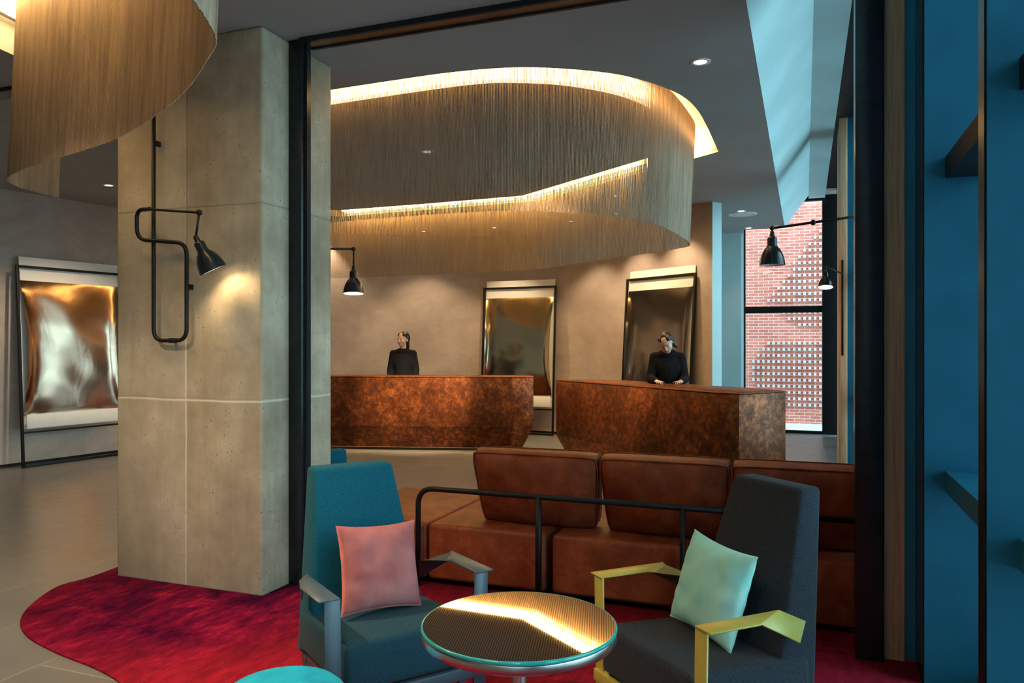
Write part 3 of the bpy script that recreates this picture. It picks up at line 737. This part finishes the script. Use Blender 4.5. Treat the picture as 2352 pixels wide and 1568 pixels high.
def pillow(w, h, th, nx=26, nz=26, corner=.0, puff=.5, seam=0, wr=0, seed=0, pinch=.06, taper=0):
    """cushion in the xz plane, thickness along y, origin at its centre"""
    mb = MB(); bm = mb.bm; rr = random.Random(seed); ph = [rr.uniform(0, 6.28) for _ in range(8)]
    def pos(u, v, s):
        x, z = (u - .5) * 2, (v - .5) * 2
        k = max(0.0, (1 - abs(x) ** 2.6)) ** puff * max(0.0, (1 - abs(z) ** 2.6)) ** puff
        px_ = x * w / 2 * (1 + taper * z) * (1 - pinch * (1 - z * z) * (abs(x)))
        pz_ = z * h / 2 * (1 - pinch * (1 - x * x) * (abs(z)))
        cf = 1 - corner * (x * x * z * z) ** 2; px_ *= cf; pz_ *= cf
        edge = max(abs(x), abs(z))
        y = s * (th / 2 * k + seam)
        if wr: y += s * wr * k * (math.sin(9 * x + 3 * z + ph[0]) * math.sin(4 * z + ph[1]) + .6 * math.sin(17 * x * z + ph[2]) + .5 * math.sin(22 * z + 5 * x + ph[3]) * max(0, abs(x) - .5))
        return (px_, y, pz_)
    gr = {}
    for s in (-1, 1):
        for j in range(nz + 1):
            for i in range(nx + 1):
                gr[s, i, j] = bm.verts.new(pos(i / nx, j / nz, s))
    for s in (-1, 1):
        for j in range(nz):
            for i in range(nx):
                q = [gr[s, i, j], gr[s, i+1, j], gr[s, i+1, j+1], gr[s, i, j+1]]
                f = bm.faces.new(q if s < 0 else q[::-1]); f.smooth = True
    for i in range(nx):
        for j, fl in ((0, 1), (nz, 0)):
            q = [gr[-1, i, j], gr[1, i, j], gr[1, i+1, j], gr[-1, i+1, j]]; f = bm.faces.new(q if fl else q[::-1]); f.smooth = True
    for j in range(nz):
        for i, fl in ((0, 0), (nx, 1)):
            q = [gr[-1, i, j], gr[1, i, j], gr[1, i, j+1], gr[-1, i, j+1]]; f = bm.faces.new(q if fl else q[::-1]); f.smooth = True
    return mb
for k, (x0, x1, lab) in enumerate(((-1.93, -1.145, 'leftmost of the three brown leather back cushions standing on the sofa'), (-1.12, -.395, 'middle brown leather back cushion on the sofa'), (-.37, .36, 'rightmost leather back cushion on the sofa, behind the charcoal armchair'))):
    c = empty('back_cushion', ((x0 + x1) / 2, 4.60, .385), 0, lab, 'cushion', 'leather back cushions')
    mb = pillow(x1 - x0, .48, .19, puff=.62, seam=.042, wr=.006, corner=.05, taper=.045, seed=k, pinch=.02, nx=40, nz=30)
    b = mb.build('cover', M['leather'], c, (0, -.075, .232), (math.radians(16), 0, 0))
    hw, hh = (x1 - x0) / 2, .23
    for s in (-1, 1):
        loop = []
        for q in range(48):
            a = 2 * math.pi * q / 48; ca, sa = math.cos(a), math.sin(a); m_ = max(abs(ca), abs(sa)); x, z = ca / m_, sa / m_
            cf = (1 - .05 * (x*x*z*z) ** 2); loop.append((x * hw * (1 + .045 * z) * (1 - .02 * (1 - z*z) * abs(x)) * cf, s * .050, z * (hh + .01) * (1 - .02 * (1 - x*x) * abs(z)) * cf))
        mp = MB(); mp.tube(loop, .004, 6, closed=True); mp.build('piping', M['leather'], b)

# ================================================================== LOUNGE CHAIRS
def felt_slab(front, back, bevel): pass
def chair(loc, fwd, fab, side, arm, label, near=1):
    rz = math.atan2(fwd[1], fwd[0]) - math.pi / 2
    t_ = empty('lounge_chair', (*loc, 0), rz, label, 'armchair')
    mb = MB()   # seat block, slightly crowned
    mb.hexa([(-.255, -.27, .27), (.255, -.27, .27), (.262, .262, .275), (-.262, .262, .275), (-.255, -.27, .425), (.255, -.27, .425), (.262, .262, .455), (-.262, .262, .455)], .028, 4)
    mb.build('seat', side, t_)
    mb = MB()   # tapered back
    mb.hexa([(-.255, -.29, .25), (.255, -.29, .25), (.255, -.10, .30), (-.255, -.10, .30),
             (-.175, -.405, .985), (.175, -.405, .985), (.175, -.30, .985), (-.175, -.30, .985)], .02, 4)
    mb.build('backrest', fab, t_)
    mb = MB()   # welded plate frame under the seat
    for s in (-1, 1):
        mb.box((s*.22 - .018, -.27, .205), (s*.22 + .018, .245, .268), .002)
    mb.box((-.31, .225, .225), (.31, .262, .268), .002); mb.box((-.24, -.25, .225), (.24, -.21, .265), .002)
    mb.build('base_frame', arm, t_)
    for s in (-1, 1):
        xi, xo, th = s * .275, s * .352, .006
        yi, yo = (-.10, .05) if s == near else (.04, -.09)
        def plate(q):
            q = [Vector(p) for p in q]; n = (q[1] - q[0]).cross(q[3] - q[0]).normalized() * th
            if n.z > 0: n = -n
            mb.hexa(q + [p + n for p in q], .0012, 1)
        mb = MB()
        plate([(xi, .25, .620), (xo, .25, .620), (xo, yo, .618), (xi, yi, .618)])
        plate([(xi, yi, .618), (xo, yo, .618), (s * .262, -.21, .485), (s * .262, -.235, .555)])
        mb.build('armrest', arm, t_)
        mb = MB()
        mb.hexa([(s*.262, .238, 0), (s*.315, .238, 0), (s*.315, .246, 0), (s*.262, .246, 0), (s*.272, .238, .617), (s*.330, .238, .617), (s*.330, .246, .617), (s*.272, .246, .617)], .001, 1)
        mb.build('leg', arm, t_)
        mb = MB(); mb.hexa([(s*.19, -.34, 0), (s*.23, -.34, 0), (s*.23, -.325, 0), (s*.19, -.325, 0), (s*.19, -.25, .26), (s*.23, -.25, .26), (s*.23, -.235, .26), (s*.19, -.235, .26)], .001, 1); mb.build('leg', arm, t_)
    return t_
C1, F1 = (-1.5475, 2.664), (.81, -.586)
C2, F2 = (-.347, 2.836), (-.695, -.72)
chair(C1, F1, M['teal'], M['seatblue'], M['steelblue'], 'teal felt lounge chair with slate blue steel arms holding a pink cushion')
chair(C2, F2, M['charcoal'], M['charcoal'], M['yellow'], 'charcoal felt lounge chair with mustard yellow steel arms', near=-1)
c3 = chair((-3.61, 5.04), (-.8, .6), M['teal'], M['teal'], M['steelblue'], 'teal chair mostly hidden behind the concrete column, only its corner showing')
c3.scale = (1, 1, .73)
def local(C, Fw, p):
    f = Vector((*Fw, 0)).normalized(); r = Vector((f.y, -f.x, 0)); return Vector((*C, 0)) + r * p[0] + f * p[1] + Vector((0, 0, p[2]))
def chair_cushion(C, Fw, p, mat, label, size, roll, seed):
    rz = math.atan2(Fw[1], Fw[0]) - math.pi / 2
    mb = pillow(size, size, .14, 36, 36, puff=.55, wr=.004, seed=seed, pinch=.085)
    o = mb.build('throw_cushion', mat, None, local(C, Fw, p)); o.rotation_euler = (math.radians(17), roll, rz)
    o.rotation_mode = 'XYZ'
    return tag(o, label, 'cushion')
chair_cushion(C1, F1, (-.005, -.055, .612), M['pink'], 'dusty pink velvet square cushion on the teal chair', .345, math.radians(-3), 4)
chair_cushion(C2, F2, (.015, -.06, .612), M['mint'], 'mint green velvet square cushion on the charcoal chair', .345, math.radians(-4), 9)

# ================================================================== TABLE, STOOL, RUG
tb = empty('side_table', (-.77, 2.09, 0), 0, 'round cafe table with mirror glass top and brushed steel rim', 'table')
mb = MB(); mb.lathe([(0, .6985), (.2755, .6985)], 96); mb.build('mirror_top', M['mirror'], tb)
mb = MB(); mb.lathe([(.2755, .6985), (.2790, .6985), (.2815, .696), (.2815, .690), (.279, .6885)], 96); mb.build('glass_edge', M['glassedge'], tb)
mb = MB(); mb.lathe([(0, .688), (.277, .688), (.2795, .687), (.280, .684), (.280, .664), (.278, .661), (.26, .660), (0, .660)], 96); mb.build('rim', M['steel'], tb)
mb = MB(); mb.lathe([(.022, .66), (.022, .022)], 32); mb.build('pedestal', M['steel'], tb)
mb = MB(); mb.lathe([(0, .032), (.03, .03), (.20, .022), (.205, .016), (.205, .01), (0, .01)], 64); mb.build('base_plate', M['steel'], tb)
st = empty('round_stool', (-1.506, 1.98, 0), 0, 'turquoise velvet round stool at the bottom edge of the picture', 'stool')
mb = MB(); mb.lathe([(0, .462), (.08, .460), (.13, .452), (.168, .438), (.188, .420), (.194, .395), (.190, .37), (.17, .362), (0, .36)], 64); mb.build('seat', M['cyan'], st)
mb = MB(); mb.lathe([(.196, .392), (.1985, .388), (.196, .384)], 64); mb.build('piping', M['cyan'], st)
mb = MB(); mb.lathe([(.15, .36), (.14, .012), (0, .012)], 48); mb.build('base', M['black'], st)
RUG = [(-4.28, 3.66), (-4.30, 3.46), (-4.16, 3.19), (-3.97, 2.97), (-3.72, 2.82), (-3.39, 2.72), (-3.03, 2.645), (-2.78, 2.55), (-2.55, 2.35), (-2.3, 1.9), (-2.1, 1.3), (-1.6, .9), (-.6, .7), (.2, .9), (.46, 1.5), (.47, 2.6), (.46, 3.6), (.44, 4.3), (-.4, 4.42), (-1.5, 4.42), (-2.6, 4.44), (-3.4, 4.62), (-4.0, 4.5), (-4.28, 4.1)]
rg = [(p.x, p.y) for p in spline(RUG, closed=True, sub=8)]
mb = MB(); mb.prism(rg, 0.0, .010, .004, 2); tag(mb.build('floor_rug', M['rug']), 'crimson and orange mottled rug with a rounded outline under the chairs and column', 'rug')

# ================================================================== PEOPLE
def remesh(o, vox, it=6):
    m = o.modifiers.new('r', 'REMESH'); m.mode = 'VOXEL'; m.voxel_size = vox; m.use_smooth_shade = True
    s = o.modifiers.new('s', 'SMOOTH'); s.factor = .5; s.iterations = it
    return o
def ell(mb, c, r, R=None, n=20):
    T = Matrix.Translation(c) @ (R if R is not None else Matrix.Identity(4)) @ Matrix.Diagonal((*r, 1))
    t = bmesh.new(); bmesh.ops.create_uvsphere(t, u_segments=n, v_segments=n // 2 + 2, radius=1); mb._add(t, 0, 0, T, smooth=True)
def finger(mb, base, d, up, L, r, curl):
    d = Vector(d).normalized(); up = Vector(up).normalized(); p = Vector(base)
    for k, f in enumerate((.45, .32, .23)):
        ax = d.cross(up).normalized(); d = (Matrix.Rotation(-curl * (k + .4), 3, ax) @ d); q = p + d * L * f
        mb.capsule(p, q, r * (1 - .1 * k), r * (.9 - .1 * k), 8); p = q
def hand(mb, wrist, fwd, side, up, s=1):
    """palm down hand: wrist point, forward, towards-thumb side, up"""
    f, sd, u = Vector(fwd).normalized(), Vector(side).normalized(), Vector(up).normalized(); w = Vector(wrist)
    R = Matrix((sd, f, u)).transposed().to_4x4()
    ell(mb, w + f * .045, (.038, .050, .015), R, 14)
    for k, L in enumerate((.068, .076, .071, .056)):
        b = w + f * .083 + sd * (.027 - .018 * k) - f * (.004 * abs(k - 1)); finger(mb, b, f + sd * (.10 - .07 * k), u, L, .0078 - .0004 * k, .22)
    finger(mb, w + f * .030 + sd * .032, f * .6 + sd * .8, u, .055, .0088, .15)
def person(loc, face_rz, pose, label, height=1.65):
    """local axes: +y is the direction the chest faces, x to her right hand side is +x"""
    t_ = empty('person', (*loc, 0), face_rz, label, 'person')
    lean = pose['lean']; hx = Vector((0, math.sin(lean), math.cos(lean)))     # spine direction above the pelvis
    pel = Vector((0, 0, .90)); chest = pel + hx * .33; neck = pel + hx * .535
    sh = [neck + Vector((s * .148, 0, 0)) - hx * .078 for s in (-1, 1)]
    hd = pose['head']   # matrix for the head
    hc = neck + Vector((0, .02 + math.sin(lean) * .05, .135 - .02 * math.sin(lean))) + Vector(pose.get('hoff', (0, 0, 0)))
    HM = Matrix.Translation(hc) @ hd
    body = MB()
    for s in (-1, 1):
        x = s * .085
        body.capsule((x, 0, .88), (x, .01, .48), .085, .055); body.capsule((x, .01, .48), (x, -.01, .10), .052, .036); 
        ell(body, (x, .055, .035), (.038, .115, .033))
    ell(body, pel, (.155, .105, .11)); body.capsule(pel, chest, .115, .12); ell(body, chest, (.155, .10, .15), Matrix.Rotation(-lean, 4, 'X'))
    body.capsule(neck - hx * .06, hc - Vector((0, .01, .05)), .050, .046)
    # head: cranium, face, jaw, chin, cheeks, nose, ears
    Th = lambda v: HM @ Vector(v)
    R3 = hd
    ell(body, Th((0, -.012, .030)), (.073, .088, .083), R3); ell(body, Th((0, .020, -.020)), (.060, .068, .082), R3)
    ell(body, Th((0, .040, -.075)), (.036, .036, .028), R3); ell(body, Th((0, .062, -.090)), (.018, .016, .014), R3)
    for s in (-1, 1): ell(body, Th((s*.036, .056, -.030)), (.022, .020, .022), R3); ell(body, Th((s*.073, -.012, -.012)), (.009, .017, .029), R3)
    ell(body, Th((0, .089, -.018)), (.0085, .012, .024), R3); ell(body, Th((0, .096, -.032)), (.013, .012, .010), R3)
    ell(body, Th((0, .084, -.060)), (.020, .009, .010), R3)
    for k, s in enumerate((-1, 1)):
        e, wv = Vector(pose['elbow'][k]), Vector(pose['wrist'][k]); body.capsule(sh[k], e, .043, .036); body.capsule(e, wv, .034, .022)
        f, sd, u = pose['hand'][k]; hand(body, wv, f, sd, u)
    remesh(body.build('body', M['skin'], t_), .0062, 4)
    # knitted sweater and trousers
    c = MB()
    ell(c, pel + hx * .02, (.170, .125, .13)); c.capsule(pel + hx * .02, chest, .135, .135); ell(c, chest, (.180, .120, .17), Matrix.Rotation(-lean, 4, 'X'))
    ell(c, neck - hx * .05, (.135, .085, .060), Matrix.Rotation(-lean, 4, 'X')); c.capsule(neck - hx * .06, neck - hx * .02, .072, .054)
    for k in (0, 1):
        e, wv = Vector(pose['elbow'][k]), Vector(pose['wrist'][k]); ell(c, sh[k], (.058, .058, .058)); c.capsule(sh[k], e, .056, .055); c.capsule(e, e.lerp(wv, .90), .055, .038)
    remesh(c.build('sweater', M['knit'], t_), .010, 4)
    c = MB()
    for s in (-1, 1): c.capsule((s*.085, 0, .86), (s*.085, .01, .48), .098, .072); c.capsule((s*.085, .01, .48), (s*.085, -.01, .10), .070, .056)
    ell(c, (0, 0, .90), (.165, .115, .10)); remesh(c.build('trousers', M['knit'], t_), .012, 3)
    # hair
    h = MB(); hp = pose['hair']
    ell(h, Th((0, -.030, .040)), (.081, .090, .086), R3); ell(h, Th((0, -.055, -.005)), (.070, .062, .075), R3)
    for s in (-1, 1): ell(h, Th((s*.046, -.006, .068)), (.034, .066, .036), R3 @ Matrix.Rotation(s * .35, 4, 'Y')); ell(h, Th((s*.070, -.040, .018)), (.018, .040, .045), R3)
    for a, b, r0, r1 in hp: h.capsule(Th(a), Th(b), r0, r1)
    remesh(h.build('hair', M['hair'], t_), .006, 4)
    for s in (-1, 1):
        e = MB(); ell(e, Th((s*.029, .0795, -.002)), (.0125, .006, .0042), R3); e.build('eye', M['eye'], t_)
        e = MB(); e.tube([Th((s*.014, .088, .017)), Th((s*.030, .086, .021)), Th((s*.044, .074, .016))], .0028, 6); e.build('eyebrow', M['hair'], t_)
    e = MB(); e.tube([Th((-.022, .082, -.055)), Th((-.010, .0925, -.060)), Th((.010, .0925, -.060)), Th((.022, .082, -.055))], .0042, 8); e.build('lips', M['lips'], t_)
    return t_
Rz = lambda a: Matrix.Rotation(a, 4, 'Z'); Rx = lambda a: Matrix.Rotation(a, 4, 'X'); Ry = lambda a: Matrix.Rotation(a, 4, 'Y')
# left receptionist: stands behind the left desk, head turned to her right (left of picture)
person((-5.66, 10.32), math.radians(180 + 24), dict(lean=.03, head=Rz(math.radians(-38)) ,
    elbow=[(-.190, .0, 1.12), (.190, .0, 1.12)], wrist=[(-.20, .10, .90), (.20, .10, .90)],
    hand=[((.1, .1, -1), (0, 1, .1), (-1, 0, 0)), ((-.1, .1, -1), (0, 1, .1), (1, 0, 0))],
    hair=[((0, -.09, -.02), (.015, -.115, -.12), .036, .030), ((.015, -.115, -.12), (.06, -.125, -.25), .030, .016)]),
    'receptionist in black sweater with dark ponytail, smiling sideways behind the left desk')
# right receptionist: bends her head down, both hands on the counter
person((-1.50, 9.08), math.radians(180 + 12), dict(lean=.16, head=Rz(math.radians(-14)) @ Rx(math.radians(-36)) @ Ry(math.radians(12)), hoff=(.015, .045, -.045),
    elbow=[(-.195, .08, 1.10), (.195, .08, 1.10)], wrist=[(-.135, .34, 1.083), (.135, .34, 1.083)],
    hand=[((.25, 1, -.06), (1, -.25, 0), (0, 0, 1)), ((-.25, 1, -.06), (-1, -.25, 0), (0, 0, 1))],
    hair=[((-.01, -.085, -.03), (-.03, -.105, -.09), .045, .036), ((-.03, -.105, -.09), (-.06, -.09, -.13), .034, .020), ((-.066, -.02, .02), (-.072, -.01, -.05), .022, .014)]),
    'receptionist in black sweater looking down, both hands on the right desk')
